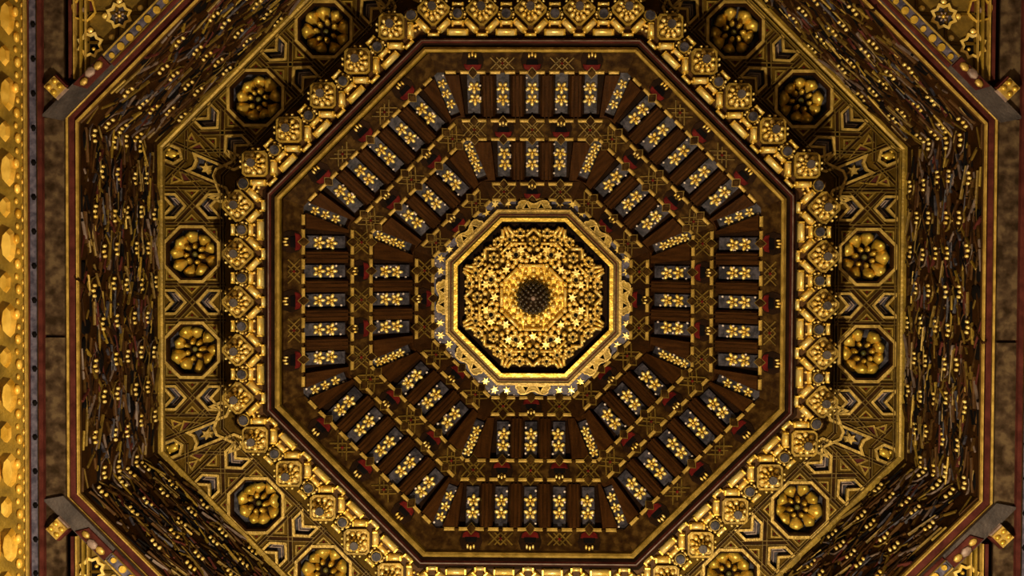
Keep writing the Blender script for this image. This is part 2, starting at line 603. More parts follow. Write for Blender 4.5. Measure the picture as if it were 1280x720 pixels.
for k in range(8):
    t = thing('dome_slope', frame(ANG[k], DS.r0, DS.z0, DS.th),
              'dark ribbed timber slope with paired gilt flowers on the %s side of the dome' % SIDES[k], 'dome slope', 'ribbed slopes of the octagonal dome')
    build(dome_parts, t)

# hip strips between the slopes
HS = Slope(DS.r0 / C8, DS.z0, DS.r1 / C8, DS.z1)
hv = lambda rp: HS.L * DS.s(rp)
hip_parts = []
for ra, rb, fl, me in ((316, 296, (306,), flower_me), (291, 238, (277, 264, 251), small_flower_me), (205, 157, (196, 187, 178, 169), small_flower_me)):
    kids = [('flower', me, (0, hv(rp) - hv((ra + rb) / 2), .02), 0) for rp in fl]
    for i, rp in enumerate((ra - 5, rb + 5, (ra + rb) / 2)):
        kids.append(('pearl', pearl_me, ((-.04, .04, .045)[i], hv(rp) - hv((ra + rb) / 2), .02), 0))
    Lh = hv(rb) - hv(ra)
    hip_parts.append(('coffer', quick(lambda b: b.prism([(-.058, -Lh / 2), (.058, -Lh / 2), (.05, Lh / 2), (-.05, Lh / 2)], -.02, .02, 'navy'), 'coffer'), (0, hv((ra + rb) / 2), .03), 0, kids))
hip_parts.append(('hip_board', quick(lambda b: b.prism([(-.075, 0), (.075, 0), (.07, HS.L), (-.07, HS.L)], -.03, .012, 'dark_wood'), 'hip_board'), (0, 0, .012), 0))
for ra, rb in ((236, 206), (154, 130)):
    hip_parts.append(('purlin_mitre', quick(lambda b: b.prism([(-.085, hv(ra)), (.085, hv(ra)), (.085, hv(rb)), (-.085, hv(rb))], 0, .07, 'rib_wood', .03), 'purlin_mitre'), (0, 0, .012), 0))
for k in range(8):
    t = thing('hip_strip', frame(ANG[k] + PI / 8, HS.r0, HS.z0, HS.th),
              'narrow flowered strip along the dome hip between the %s and %s slopes' % (SIDES[k], SIDES[(k + 1) % 8]), 'hip strip', 'flowered hip strips of the dome')
    build(hip_parts, t)

# ================================================================== CENTRAL PANEL
ZP = 14.46
S = ZP / GF
cp = thing('central_panel', frame(0, 0.0, ZP, 0), 'gilded octagonal panel of carved star tracery at the crown of the dome', 'ceiling panel')
# local plane: X across, Y, with h towards the viewer
P8 = lambda p: octo((0, 0), p * S)


def pol(r, t, a):
    """r along the sector, t across it (picture pixels at the panel), a the sector's angle"""
    x, y = r * S, t * S
    return (x * math.cos(a) - y * math.sin(a), x * math.sin(a) + y * math.cos(a))


parts = []
parts.append(('panel_board', quick(lambda b: b.prism(P8(112), -.08, -.05, 'dark_wood'), 'panel_board'), (0, 0, 0), 0))


def pframe(b):
    b.ring(P8(110.5), P8(107.5), -.08, .10, 'dull_gold')
    b.ring(P8(107.5), P8(100), -.08, .075, 'olive')
    b.ring(P8(104.6), P8(103.2), .07, .088, 'maroon')
    b.ring(P8(100), P8(95.5), -.08, .11, 'gold')
    b.ring(P8(95.5), P8(93.5), -.08, .03, 'void')


parts.append(('panel_frame', quick(pframe, 'panel_frame'), (0, 0, 0), 0))


def tab_poly():
    pts = [(-22, 0)]
    pts += [(-22.5, 4), (-20, 6.5), (-19.5, 10), (-16, 12.5), (-11, 12.6), (-6, 11), (-3, 9.2), (0, 8.6)]
    pts += [(-x, y) for x, y in pts[:-1][::-1]]
    return [(x * S, y * S) for x, y in pts]


def tab(b):
    p = tab_poly()
    hole = [[(s * x * S, y * S) for x, y in ((6.2, 2.8), (12.2, 2.8), (9.2, 8.0))] for s in (-1, 1)]
    b.holed(p, hole, -.02, .07, 'old_gold')
    b.outline(p, .014, .0, .085, 'dull_gold')
    for h in hole:
        b.outline(offset(h, -.014), .010, .0, .082, 'dull_gold')
        b.prism(h, -.03, .01, 'void')


tab_me = quick(tab, 'scalloped_tab')
star_me = quick(lambda b: (b.prism([((.062 if i % 2 == 0 else .024) * math.cos(PI * i / 6), (.052 if i % 2 == 0 else .024) * math.sin(PI * i / 6)) for i in range(12)], 0, .02, 'bright_gold', .25)), 'star')
for k in range(8):
    a = ANG[k]
    parts.append(('scalloped_tab', tab_me, (*pol(110, 0, a), 0), a - PI / 2))
    # navy border with stars
    poly = [pol(109, -109 * T8, a), pol(127, -127 * T8, a), pol(127, 127 * T8, a), pol(109, 109 * T8, a)]
    kids = [('star', star_me, (*pol(118, t, a), -.01), a + .2) for t in (-33, 33)]
    kids.append(('star', star_me, (*pol(117.5, 117.5 * T8, a), -.01), a))
    kids += [('pearl', pearl_me, (*pol(124, t, a), -.01), 0) for t in (-43, -24, 27, 45)]
    kids.append(('pale_fillet', quick(lambda b: b.bar(pol(126, 18, a), pol(126, 44, a), .02, -.01, .01, 'lilac'), 'pale_fillet'), (0, 0, 0), 0))
    kids.append(('pale_fillet', quick(lambda b: b.bar(pol(126, -44, a), pol(126, -18, a), .02, -.01, .01, 'lilac'), 'pale_fillet'), (0, 0, 0), 0))
    parts.append(('starry_border', quick(lambda b: b.prism(poly, -.05, -.01, 'blue_paint'), 'starry_border'), (0, 0, 0), 0, kids))


def gbar(L, wd=3.6, h=.075):
    return quick(lambda b: b.rod((-L / 2 * S, 0), (L / 2 * S, 0), wd * S, -.06, h, 'bright_gold'), 'tracery_bar')


BARS = {}


def tbar(p0, p1, a, wd=5.0, h=.10):
    x0, y0 = pol(*p0, a); x1, y1 = pol(*p1, a)
    L = round(math.hypot(x1 - x0, y1 - y0) / S)
    key = (L, wd, h)
    if key not in BARS:
        BARS[key] = gbar(L, wd, h)
    parts.append(('tracery_bar', BARS[key], ((x0 + x1) / 2, (y0 + y1) / 2, 0), math.atan2(y1 - y0, x1 - x0)))


def cup(b, R, n=7):
    b.cyl((0, 0), R * .9 * S, R * .9 * S, -.05, .02, 'old_gold', 10)
    for i in range(n):
        a = 2 * PI * i / n
        b.dome((R * .72 * S * math.cos(a), R * .72 * S * math.sin(a), .015), R * .34 * S, R * .30 * S, .05, 'bright_gold', 6, a)
    b.cyl((0, 0), R * .3 * S, R * .3 * S, .0, .025, 'void', 8)


cup_me = quick(lambda b: cup(b, 9.6), 'gilt_cup')
cup_small = quick(lambda b: cup(b, 7.2, 6), 'gilt_cup')
knob_me = quick(lambda b: b.dome((0, 0, -.04), 4.1 * S, 4.1 * S, .12, 'bright_gold', 7), 'gilt_knob')
knob_small = quick(lambda b: b.dome((0, 0, -.04), 3.0 * S, 3.0 * S, .10, 'bright_gold', 7), 'gilt_knob')
star_boss = quick(lambda b: (b.prism([((8.2 if i % 2 == 0 else 4.0) * S * math.cos(PI * i / 6), (8.2 if i % 2 == 0 else 4.0) * S * math.sin(PI * i / 6)) for i in range(12)], -.05, .06, 'bright_gold', .3)), 'star_boss')
knobs = 0
for k in range(8):
    a = ANG[k]
    for s in (-1, 1):
        tbar((87, 0), (77, s * 10), a)
        tbar((89, s * 33), (78, s * 24.5), a)
        tbar((78, s * 11), (78, s * 24), a, 3.0, .05)
        tbar((68, s * 9), (68, s * 26), a, 4.0)
        parts.append(('gilt_cup', cup_small, (*pol(81, s * 17, a), 0), 0))
        parts.append(('star_boss', star_boss, (*pol(60, s * 16, a), 0), a))
        for r, t in ((52, 7), (61, 5), (47, 15), (53, 30), (46, 9)):
            parts.append(('gilt_knob', knob_me if t % 2 else knob_small, (*pol(r, s * t, a), 0), 0))
    for s in (-1, 1):
        for q_, (rr_, tt_) in enumerate(((72, 14), (72, 22), (83, 25), (64, 10), (55, 9), (66, 22), (84, 7))):
            parts.append(('gilt_knob', knob_small, (*pol(rr_, s * tt_, a), 0), 0))
        tbar((55, s * 13), (48, s * 20), a, 3.4, .07)
    parts.append(('star_boss', star_boss, (*pol(49, 0, a), 0), a + .3))
    parts.append(('gilt_cup', cup_small, (*pol(71, 0, a), 0), 0))
    tbar((40, -12), (40, 12), a, 5.2, .11)
    parts.append(('gilt_knob', knob_me, (*pol(35, 0, a), 0), 0))
    a2 = a + PI / 8
    tbar((84, 0), (96, 0), a2, 4.4)
    parts.append(('gilt_cup', cup_small, (*pol(79, 0, a2), 0), a2))
    parts.append(('gilt_knob', knob_small, (*pol(89, 5.5, a2), 0), 0))
    parts.append(('gilt_knob', knob_small, (*pol(89, -5.5, a2), 0), 0))
    parts.append(('gilt_cup', cup_me, (*pol(58, 0, a2), 0), a2))
    parts.append(('gilt_knob', knob_me, (*pol(72, 0, a2), 0), 0))
    parts.append(('gilt_knob', knob_me, (*pol(43, 0, a2), .02), 0))
    parts.append(('gilt_knob', knob_small, (*pol(34.5, 4, a2), .02), 0))
    parts.append(('gilt_knob', knob_small, (*pol(34.5, -4, a2), .02), 0))
    for da in (0, PI / 8):
        parts.append(('gilt_knob', knob_me, (*pol(27.5, 0, a + da), .02), 0))
        parts.append(('gilt_knob', knob_small, (*pol(23, 0, a + da + PI / 16), .03), 0))


def tracery_ground(b):
    b.ring(P8(94), P8(86), -.06, -.045, 'dark_wood')
    b.ring(P8(86), P8(42), -.06, -.040, 'bronze_board')
    b.ring(P8(42), P8(16), -.06, -.01, 'gold')


parts.append(('tracery_ground', quick(tracery_ground, 'tracery_ground'), (0, 0, 0), 0))
build(parts, cp)

# hanging pine cone at the crown
pc = thing('pine_cone_pendant', frame(0, 0.0, 14.42, 0), 'dark scaly pine cone pendant hanging at the centre of the gilded panel', 'pendant')


def cone_core(b):
    prof = [(.05, -.05), (.10, .0), (.160, .03), (.165, .07), (.145, .13), (.105, .18), (.055, .215), (.02, .23)]
    n = 16
    vs = []
    for r, h in prof:
        vs += [(r * .9 * math.cos(2 * PI * i / n), r * .9 * math.sin(2 * PI * i / n), h) for i in range(n)]
    fs = [[j * n + i, j * n + (i + 1) % n, (j + 1) * n + (i + 1) % n, (j + 1) * n + i] for j in range(len(prof) - 1) for i in range(n)]
    fs.append([(len(prof) - 1) * n + i for i in range(n)]); fs.append([i for i in range(n)][::-1])
    b.add(vs, fs, 'dark_wood', True)


ob('core', quick(cone_core, 'core'), pc)
scale_me = quick(lambda b: b.dome((0, 0, 0), .024, .024, .024, 'pine', 6), 'cone_scale')
for j, (r, h, n) in enumerate(((.152, .045, 22), (.148, .085, 20), (.130, .125, 17), (.106, .16, 13), (.076, .188, 9), (.042, .21, 6))):
    for i in range(n):
        a = 2 * PI * (i + j * .5) / n
        ob('cone_scale', scale_me, pc, (r * math.cos(a), r * math.sin(a), h), a)
ob('cone_tip', quick(lambda b: b.dome((0, 0, .215), .03, .03, .04, 'lilac', 8), 'cone_tip'), pc)

# ================================================================== GILDED CORNICE (eight runs)
ZC = 13.62
SC_ = ZC / GF
R0 = 389.0                                      # picture radius of the outer edge: v = 0
cv = lambda rp: (R0 - rp) * SC_
cparts = []
hw0, hw1 = R0 * T8 * SC_, 333 * T8 * SC_
cparts.append(('backing', quick(lambda b: b.prism([(-372 * T8 * SC_, cv(372)), (372 * T8 * SC_, cv(372)), (hw1, cv(333)), (-hw1, cv(333))], -.56, .0, 'umber'), 'backing'), (0, 0, 0), 0))


def flower_box(b):
    p = octo((0, 0), 17.5 * SC_)
    sq = [(-17.5, -13), (-13, -17.5), (13, -17.5), (17.5, -13), (17.5, 13), (13, 17.5), (-13, 17.5), (-17.5, 13)]
    p = turn([(x * SC_, y * SC_) for x, y in sq], PI / 4)
    p = [(x * .93, y * .93) for x, y in p]
    b.prism(p, -.56, .03, 'dull_gold')
    b.outline(p, .020, .0, .065, 'old_gold')


def box_petals(b):
    for i in range(9):
        a = 2 * PI * i / 9
        b.dome((11.0 * SC_ * math.cos(a), 11.0 * SC_ * math.sin(a), .03), 4.6 * SC_, 3.7 * SC_, .09, 'bright_gold', 7, a)
    for i in range(8):
        a = 2 * PI * (i + .5) / 8
        b.dome((6.2 * SC_ * math.cos(a), 6.2 * SC_ * math.sin(a), .06), 2.7 * SC_, 2.1 * SC_, .085, 'bright_gold', 6, a)


def pendant(b):
    b.cyl((0, 0), 5.4 * SC_, 4.6 * SC_, .02, .20, 'old_gold', 10)
    b.cyl((0, 0), 5.2 * SC_, 5.4 * SC_, .20, .25, 'slate', 10)
    for i in range(9):
        a = 2 * PI * i / 9
        b.dome((5.9 * SC_ * math.cos(a), 5.9 * SC_ * math.sin(a), .18), 1.5 * SC_, 1.5 * SC_, .045, 'gold', 6, a)


box_me, petal_me, pend_me = quick(flower_box, 'flower_box'), quick(box_petals, 'petals'), quick(pendant, 'pendant')


def cbar(L, wd, h=.10):
    def f(b):
        b.rod((-L / 2 * SC_, 0), (L / 2 * SC_, 0), wd * SC_, -.02, h, 'bright_gold')
        for s in (-1, 1):
            b.bar((s * L / 2 * SC_, -wd * .42 * SC_), (s * L / 2 * SC_, wd * .42 * SC_), 3.0 * SC_, -.02, h * .8, 'gold', .6)
    return quick(f, 'gilt_bar')


long_bar, diag_bar, short_bar, tiny_bar = cbar(24, 9.5, .12), cbar(17, 9, .12), cbar(13, 6.5, .09), cbar(12, 6, .07)
boss_me = quick(lambda b: (b.cyl((0, 0), 8.2 * SC_, 7.4 * SC_, -.1, .10, 'old_gold', 8), b.cyl((0, 0), 6.2 * SC_, 5.8 * SC_, .10, .125, 'navy', 8)), 'dark_boss')
bead_me = quick(lambda b: b.dome((0, 0, -.01), 2.4 * SC_, 2.4 * SC_, .07, 'bright_gold', 6), 'bead')
PIT = 61.0
rp_of = lambda rho: 332.0 + rho
for i in range(-2, 3):
    t0 = i * PIT
    cparts.append(('flower_box', box_me, (t0 * SC_, cv(rp_of(37)), .0), 0, [('petals', petal_me, (0, 0, .0), 0), ('pendant', pend_me, (0, 0, .02), 0)]))
    for s in (-1, 1):
        t1 = t0 + s * 13.5
        cparts.append(('gilt_bar', diag_bar, (t1 * SC_, cv(rp_of(17)), 0), s * -PI / 4 + 0))
        cparts.append(('bead', bead_me, ((t0 + s * 22) * SC_, cv(rp_of(27)), 0), 0))
        cparts.append(('bead', bead_me, ((t0 + s * 6.5) * SC_, cv(rp_of(9)), 0), 0))
    cparts.append(('gilt_bar', tiny_bar, (t0 * SC_, cv(rp_of(5.5)), 0), 0))
    for s in (-1, 1):
        for bt, br in ((19, 40), (22, 34), (16, 48), (11, 53), (24, 17), (23, 11)):
            cparts.append(('bead', bead_me, ((t0 + s * bt) * SC_, cv(rp_of(br)), 0), 0))
for i in range(-3, 3):
    t0 = (i + .5) * PIT
    if abs(t0) < 140:
        cparts.append(('gilt_bar', long_bar, (t0 * SC_, cv(rp_of(8.5)), 0), 0))
        cparts.append(('gilt_bar', short_bar, (t0 * SC_, cv(rp_of(21)), 0), 0))
        for bt, br in ((-9, 31), (9, 31), (-6, 38), (6, 38)):
            cparts.append(('bead', bead_me, ((t0 + bt) * SC_, cv(rp_of(br)), .03), 0))
        cparts.append(('dark_boss', boss_me, (t0 * SC_, cv(rp_of(31)), 0), 0))
        cparts.append(('gilt_bar', tiny_bar, (t0 * SC_, cv(rp_of(44)), 0), 0))
for s in (-1, 1):
    cparts.append(('dark_boss', boss_me, (s * 149 * SC_, cv(rp_of(29)), 0), 0))
for i in range(-16, 17):
    t0 = i * 8.3
    cparts.append(('bead', bead_me, (t0 * SC_, cv(rp_of(.5)), -.03), 0))
for k in range(8):
    t = thing('gilded_cornice', frame(ANG[k], R0 * SC_, ZC, 0),
              'gilded cornice run of flower boxes and rods edging the %s side of the dome' % SIDES[k], 'cornice', 'gilded cornice runs around the dome')
    build(cparts, t)

# ================================================================== LATTICE BAND (interlace boards with sunk coffers)
ZL = 14.12
SL = ZL / GF
RO, RI = 472.0, 372.0
lv = lambda rp: (RO - rp) * SL
TQ = 146.0


def P(t, rp):
    return (t * SL, lv(rp))


def chevron(t0, rc, s):
    # arrowhead pointing along s in rp
    pts = [(-14.5, 14), (-14.5, -2), (0, -15), (14.5, -2), (14.5, 14), (0, 1)]
    return [P(t0 + t, rc + s * d) for t, d in pts]


lat = []
holes = []
octs = [(-61, 427), (61, 427)]
for t, r in octs:
    holes.append([(t * SL + x, lv(r) + y) for x, y in octo((0, 0), 33.5 * SL)])
chevs = []
for t0 in (-122, 0, 122):
    chevs.append(chevron(t0, 450, 1)); chevs.append(chevron(t0, 404, -1))
holes += chevs
tris = []
for t0 in (-122, 0, 122):
    for s in (-1, 1):
        if abs(t0 + s * 16) < 140:
            tris.append([P(t0 + s * 20, 437), P(t0 + s * 20, 417), P(t0 + s * 10, 427)])
for t, r in octs:
    for st in (-1, 1):
        for sr in (-1, 1):
            tris.append([P(t + st * 33, r + sr * 33), P(t + st * 33, r + sr * 19), P(t + st * 19, r + sr * 33)])
board = [P(-TQ, RO), P(TQ, RO), P(TQ, RI), P(-TQ, RI)]
lat.append(('board', quick(lambda b: b.holed(board, holes, -.09, 0, 'bronze_board'), 'board'), (0, 0, 0), 0))
oct_holes = [[(t * SL + x, lv(r) + y) for x, y in octo((0, 0), 34.5 * SL)] for t, r in octs]
lat.append(('coffer_ground', quick(lambda b: b.holed(board, oct_holes, -.14, -.09, 'navy'), 'coffer_ground'), (0, 0, 0), 0))
well_me = quick(lambda b: (b.ring(octo((0, 0), 36 * SL), octo((0, 0), 33.6 * SL), -.21, -.06, 'navy'), b.prism(octo((0, 0), 36 * SL), -.23, -.19, 'navy')), 'coffer_well')
for t, r in octs:
    lat.append(('coffer_well', well_me, (*P(t, r), 0), 0))


def centred(poly):
    cx = sum(p[0] for p in poly) / len(poly); cy = sum(p[1] for p in poly) / len(poly)
    return [(x - cx, y - cy) for x, y in poly], (cx, cy, 0)


def orim(b):
    p = octo((0, 0), 36.5 * SL)
    b.outline(p, 3.6 * SL, -.02, .035, 'dull_gold')
    b.outline(octo((0, 0), 33.5 * SL), .022, -.08, .02, 'brown_wood')


orim_me = quick(orim, 'octagon_rim')
for t, r in octs:
    lat.append(('octagon_rim', orim_me, (*P(t, r), 0), 0))
for poly in chevs:
    q, c = centred(poly)
    me = quick(lambda b: (b.outline(offset(q, -.014), .024, -.02, .032, 'dull_gold'), b.outline(offset(q, .030), .012, -.09, -.065, 'lilac')), 'chevron_rim')
    lat.append(('chevron_rim', me, c, 0))
for poly in tris:
    q, c = centred(poly)
    me = quick(lambda b: (b.outline(q, .014, -.005, .016, 'old_gold'), b.dome((0, 0, 0), .014, .014, .012, 'red', 6)), 'small_triangle')
    lat.append(('small_triangle', me, c, 0))


def strap(p0, p1, wd=7.0, m='olive', h=.028):
    c = ((p0[0] + p1[0]) / 2, (p0[1] + p1[1]) / 2, 0)
    n_ = Vector((p0[1] - p1[1], p1[0] - p0[0])).normalized()
    me = quick(lambda b: (b.bar((p0[0] - c[0], p0[1] - c[1]), (p1[0] - c[0], p1[1] - c[1]), wd * .7 * SL, -.01, h * .5, 'brown_wood', .9),
                          [b.bar((p0[0] - c[0] + n_.x * q, p0[1] - c[1] + n_.y * q), (p1[0] - c[0] + n_.x * q, p1[1] - c[1] + n_.y * q), max(.012, wd * .26 * SL), -.01, h, m, .6) for q in (-wd * .38 * SL, wd * .38 * SL)]), 'strap')
    lat.append(('strap', me, c, 0))


for t0 in (-122, 0, 122):
    strap(P(t0 - 22, 447), P(t0 + 22, 405)); strap(P(t0 - 22, 405), P(t0 + 22, 447))
    for s in (-1, 1):
        if abs(t0 + s * 22.5) < 145:
            strap(P(t0 + s * 22.5, 466), P(t0 + s * 22.5, 384), 5)
for rr, ww, mm in ((469, 8, 'old_gold'), (462.8, 4, 'olive'), (388, 5, 'olive')):
    strap(P(-TQ, rr), P(TQ, rr), ww, mm, .04)
LAT_PARTS = lat

# corner boards of the lattice band, on the bisectors
lat = []
cc, sc8 = math.cos(PI / 8), math.sin(PI / 8)
RB = RO / cc
kv = lambda rp: (RB - rp) * SL


def to_corner(t, rp, side):
    """point (t, rp) of the side whose bisector this is -> corner frame, side = +1/-1"""
    x, y = rp, t            # radial, tangential of that side
    a = PI / 8
    # rotate so the bisector becomes the radial axis
    rr = x * cc + y * sc8
    tt = y * cc - x * sc8
    return (side * tt * SL, (RB - rr) * SL)


quad = [to_corner(TQ, RO, 1), (0.0, 0.0), to_corner(TQ, RO, -1), to_corner(TQ, RI, -1), (0.0, (RB - RI / cc) * SL), to_corner(TQ, RI, 1)]


def K(t, rp):
    return (t * SL, kv(rp))


hexa = [K(0, 506), K(9.5, 498), K(9.5, 483), K(0, 476), K(-9.5, 483), K(-9.5, 498)]
cross = [K(-11, 462), K(-5, 457), K(5, 457), K(11, 462), K(11, 424), K(5, 430), K(-5, 430), K(-11, 424)]
holes = [hexa, cross]
rtri = []
for s in (-1, 1):
    rtri.append([K(s * 16, 472), K(s * 27, 462), K(s * 15, 440)])
    rtri.append([K(s * 24, 478), K(s * 34, 476), K(s * 26, 466)])
chc = []
for s in (-1, 1):
    poly = [(-10, 10), (-10, -3), (0, -12), (10, -3), (10, 10), (0, 1)]
    # half-seen arrowheads on the inner side of the corner
    chc.append([K(s * 22 + (x * .9), 412 + y) for x, y in poly])
holes += chc
lat.append(('board', quick(lambda b: b.holed(quad, holes, -.09, -.002, 'bronze_board'), 'board'), (0, 0, 0), 0))
lat.append(('coffer_ground', quick(lambda b: b.prism(quad, -.14, -.09, 'navy'), 'coffer_ground'), (0, 0, 0), 0))
for nm, poly in (('hexagon_rim', hexa), ('notched_rim', cross), ('chevron_rim', chc[0]), ('chevron_rim', chc[1])):
    q, c = centred(poly)
    lat.append((nm, quick(lambda b: b.outline(offset(q, -.016), .026, -.02, .032, 'dull_gold'), nm), c, 0))
lat.append(('gilt_bud', quick(lambda b: (b.dome((0, 0, 0), .055, .085, .07, 'gold', 8), [b.dome((.03 * x, .05 * y, 0), .03, .03, .06, 'gold', 6) for x in (-1, 1) for y in (-1, 1)]), 'gilt_bud'), (*K(0, 491), -.09), 0))
lat.append(('gilt_star', quick(lambda b: b.prism([((.10 if i % 2 == 0 else .05) * .8 * math.cos(PI * i / 6 + PI / 2), (.10 if i % 2 == 0 else .05) * math.sin(PI * i / 6 + PI / 2)) for i in range(12)], 0, .05, 'dull_gold', .3), 'gilt_star'), (*K(0, 443), -.09), 0))
for poly in rtri:
    q, c = centred(poly)
    lat.append(('red_triangle', quick(lambda b: (b.prism(q, -.004, .004, 'maroon'), b.outline(offset(q, -.008), .018, -.004, .02, 'old_gold')), 'red_triangle'), c, 0))
for s in (-1, 1):
    strap(K(s * 14, 508), K(s * 14, 420), 5)
    strap(K(s * 1, 470), K(s * 36, 484), 5)
    strap(K(s * 13, 468), K(s * 30, 430), 5)
    for rr, ww, mm in ((469, 8, 'old_gold'), (462.8, 4, 'olive'), (388, 5, 'olive')):
        strap(to_corner(TQ, rr, s), to_corner(rr * T8, rr, s), ww, mm, .04)
CORNER_PARTS = lat

for k in range(8):
    t = thing('lattice_band', frame(ANG[k], RO * SL, ZL, 0),
              'bronze interlace band with two octagonal coffers on the %s side, outside the gilded cornice' % SIDES[k], 'lattice panel', 'interlace bands between cornice and frieze')
    build(LAT_PARTS, t)
    t = thing('lattice_corner', frame(ANG[k] + PI / 8, RB * SL, ZL, 0),
              'bronze interlace corner with hexagon coffer, joining the %s and %s bands' % (SIDES[k], SIDES[(k + 1) % 8]), 'lattice panel', 'interlace corners between cornice and frieze')
    build(CORNER_PARTS, t)


# rosettes in the octagonal coffers
def petal_big(b):
    # cupped petal, root at the origin, pointing to +X
    n, mm = 5, 5
    vs = []
    for i in range(n + 1):
        u = i / n
        wd = (.016 + .050 * math.sin(u ** 1.5 * PI * .75)) * (1 if u < .8 else (1 - (u - .8) * 1.9))
        for j in range(mm):
            q = j / (mm - 1) * 2 - 1
            vs.append((.03 + u * .135, q * wd, .01 + .12 * math.sin(u * PI * .72) - .065 * q * q))
    fs = [[i * mm + j, i * mm + j + 1, (i + 1) * mm + j + 1, (i + 1) * mm + j] for i in range(n) for j in range(mm - 1)]
    o = len(vs)
    vs += [(x, y, z - .018) for x, y, z in vs]
    fs += [[f[3] + o, f[2] + o, f[1] + o, f[0] + o] for f in fs]
    rim = [j for j in range(mm)] + [i * mm + mm - 1 for i in range(1, n + 1)] + [n * mm + j for j in range(mm - 2, -1, -1)] + [i * mm for i in range(n - 1, 0, -1)]
    for i in range(len(rim)):
        p, q = rim[i], rim[(i + 1) % len(rim)]
        fs.append([p, q, q + o, p + o])
    b.add(vs, fs, 'gold', True)


def petal_small(b):
    b.dome((.045, 0, .02), .032, .026, .11, 'gold', 7, 0, 2, -.4)


pb, ps = quick(petal_big, 'petal'), quick(petal_small, 'inner_petal')
ros_parts = []
for i in range(9):
    a = 2 * PI * i / 9
    ros_parts.append(('petal', pb, (.048 * math.cos(a), .048 * math.sin(a), 0), a))
for i in range(7):
    a = 2 * PI * (i + .5) / 7
    ros_parts.append(('inner_petal', ps, (.035 * math.cos(a), .035 * math.sin(a), .02), a))
ros_parts.append(('calyx', quick(lambda b: b.cyl((0, 0), .15, .10, -.005, .03, 'dark_wood', 10), 'calyx'), (0, 0, 0), 0))
ros_parts.append(('bud', quick(lambda b: (b.cyl((0, 0), .04, .03, 0, .05, 'dark_wood', 8), b.dome((0, 0, .05), .03, .03, .04, 'bud_green', 7)), 'bud'), (0, 0, .0), 0))
WHERE = {0: ('right band, upper of the two', 'right band, lower of the two'),
         1: ('lower right band, nearer the right side', 'lower right band, at the picture bottom edge'),
         2: ('bottom band, right of the two', 'bottom band, left of the two'),
         3: ('lower left band, at the picture bottom edge', 'lower left band, nearer the left side'),
         4: ('left band, lower of the two', 'left band, upper of the two'),
         5: ('upper left band, nearer the left side', 'upper left band, nearer the picture top'),
         6: ('top band, left of the two', 'top band, right of the two'),
         7: ('upper right band, nearer the picture top', 'upper right band, nearer the right side')}
for k in range(8):
    # t grows against the turning sense: t = +61 lies towards smaller angles
    for t_px, wi in ((61, 0), (-61, 1)):
        fm = frame(ANG[k], RO * SL, ZL, 0) @ Matrix.Translation((*P(t_px, 427), -.19)) @ Matrix.Rotation(random.random() * 6, 4, 'Z')
        t = thing('rosette', fm, 'gilded rosette in an octagonal coffer of the ' + WHERE[k][wi], 'rosette', 'gilded rosettes in octagonal coffers')
        rr = random.Random(k * 10 + wi)
        for p in ros_parts:
            o = ob(p[0], p[1], t, p[2], p[3] + (rr.uniform(-.12, .12) if 'petal' in p[0] else 0))
            if 'petal' in p[0]:
                q = rr.uniform(.85, 1.1)
                o.scale = (q, rr.uniform(.85, 1.12), q * rr.uniform(.8, 1.15))
                o.rotation_euler[1] = rr.uniform(-.15, .15)
        t.scale = (1.10, 1.10, 1.15)

# ================================================================== FRIEZE (steep carved wall of the octagon)
FS = Slope(px(566, 12.06), 12.06, px(472, 14.09) * .988, 14.09)
fparts = []
fparts.append(('board', quick(lambda b: b.prism([(-FS.r0 * T8, 0), (FS.r0 * T8, 0), (FS.r1 * T8, FS.L), (-FS.r1 * T8, FS.L)], -.06, 0, 'brown_wood'), 'board'), (0, 0, 0), 0))


def unit(b, rim, leaf):
    # little pointed cup: pale rim below, brown leaf body
    pts = [(-.125, .05), (-.10, -.02), (-.05, -.065), (0, -.085), (.05, -.065)]
    for p, q in zip(pts, pts[1:]):
        b.bar(p, q, .013, 0, .016, rim)
    b.dome((0, .02, 0), .13, .09, .016, 'brown_wood', 9)
    pts = [(-.15, .08), (-.08, .15), (0, .21), (.07, .16), (.15, .08)]
    for p, q in zip(pts, pts[1:]):
        b.bar(p, q, .014, 0, .014, leaf)


def buds(b):
    for x, y in ((-.046, 0.012), (0, -.012), (.046, .012)):
        b.dome((x, y, 0), .019, .035, .026, 'bright_gold', 7)


unit_mes = [quick(lambda b: unit(b, *c), 'leaf_cup') for c in (('greyed', 'olive'), ('olive', 'umber'), ('greyed', 'void'))]
buds_me = quick(buds, 'gilt_buds')
CT = 0.334
for ci in range(-5, 5):
    t0 = (ci + .5) * CT
    rows = (555, 530, 514, 497, 480) if ci % 2 else (544, 526, 504, 489)
    for rp in rows:
        jt = random.uniform(-.03, .03)
        if abs(t0 + jt) + .03 > FS.half(rp):
            continue
        fparts.append(('leaf_cup', random.choice(unit_mes), (t0 + jt, FS.v(rp) + random.uniform(-.03, .03), 0), random.uniform(-.12, .12), [('gilt_buds', buds_me, (0, .01, .012), 0)]))


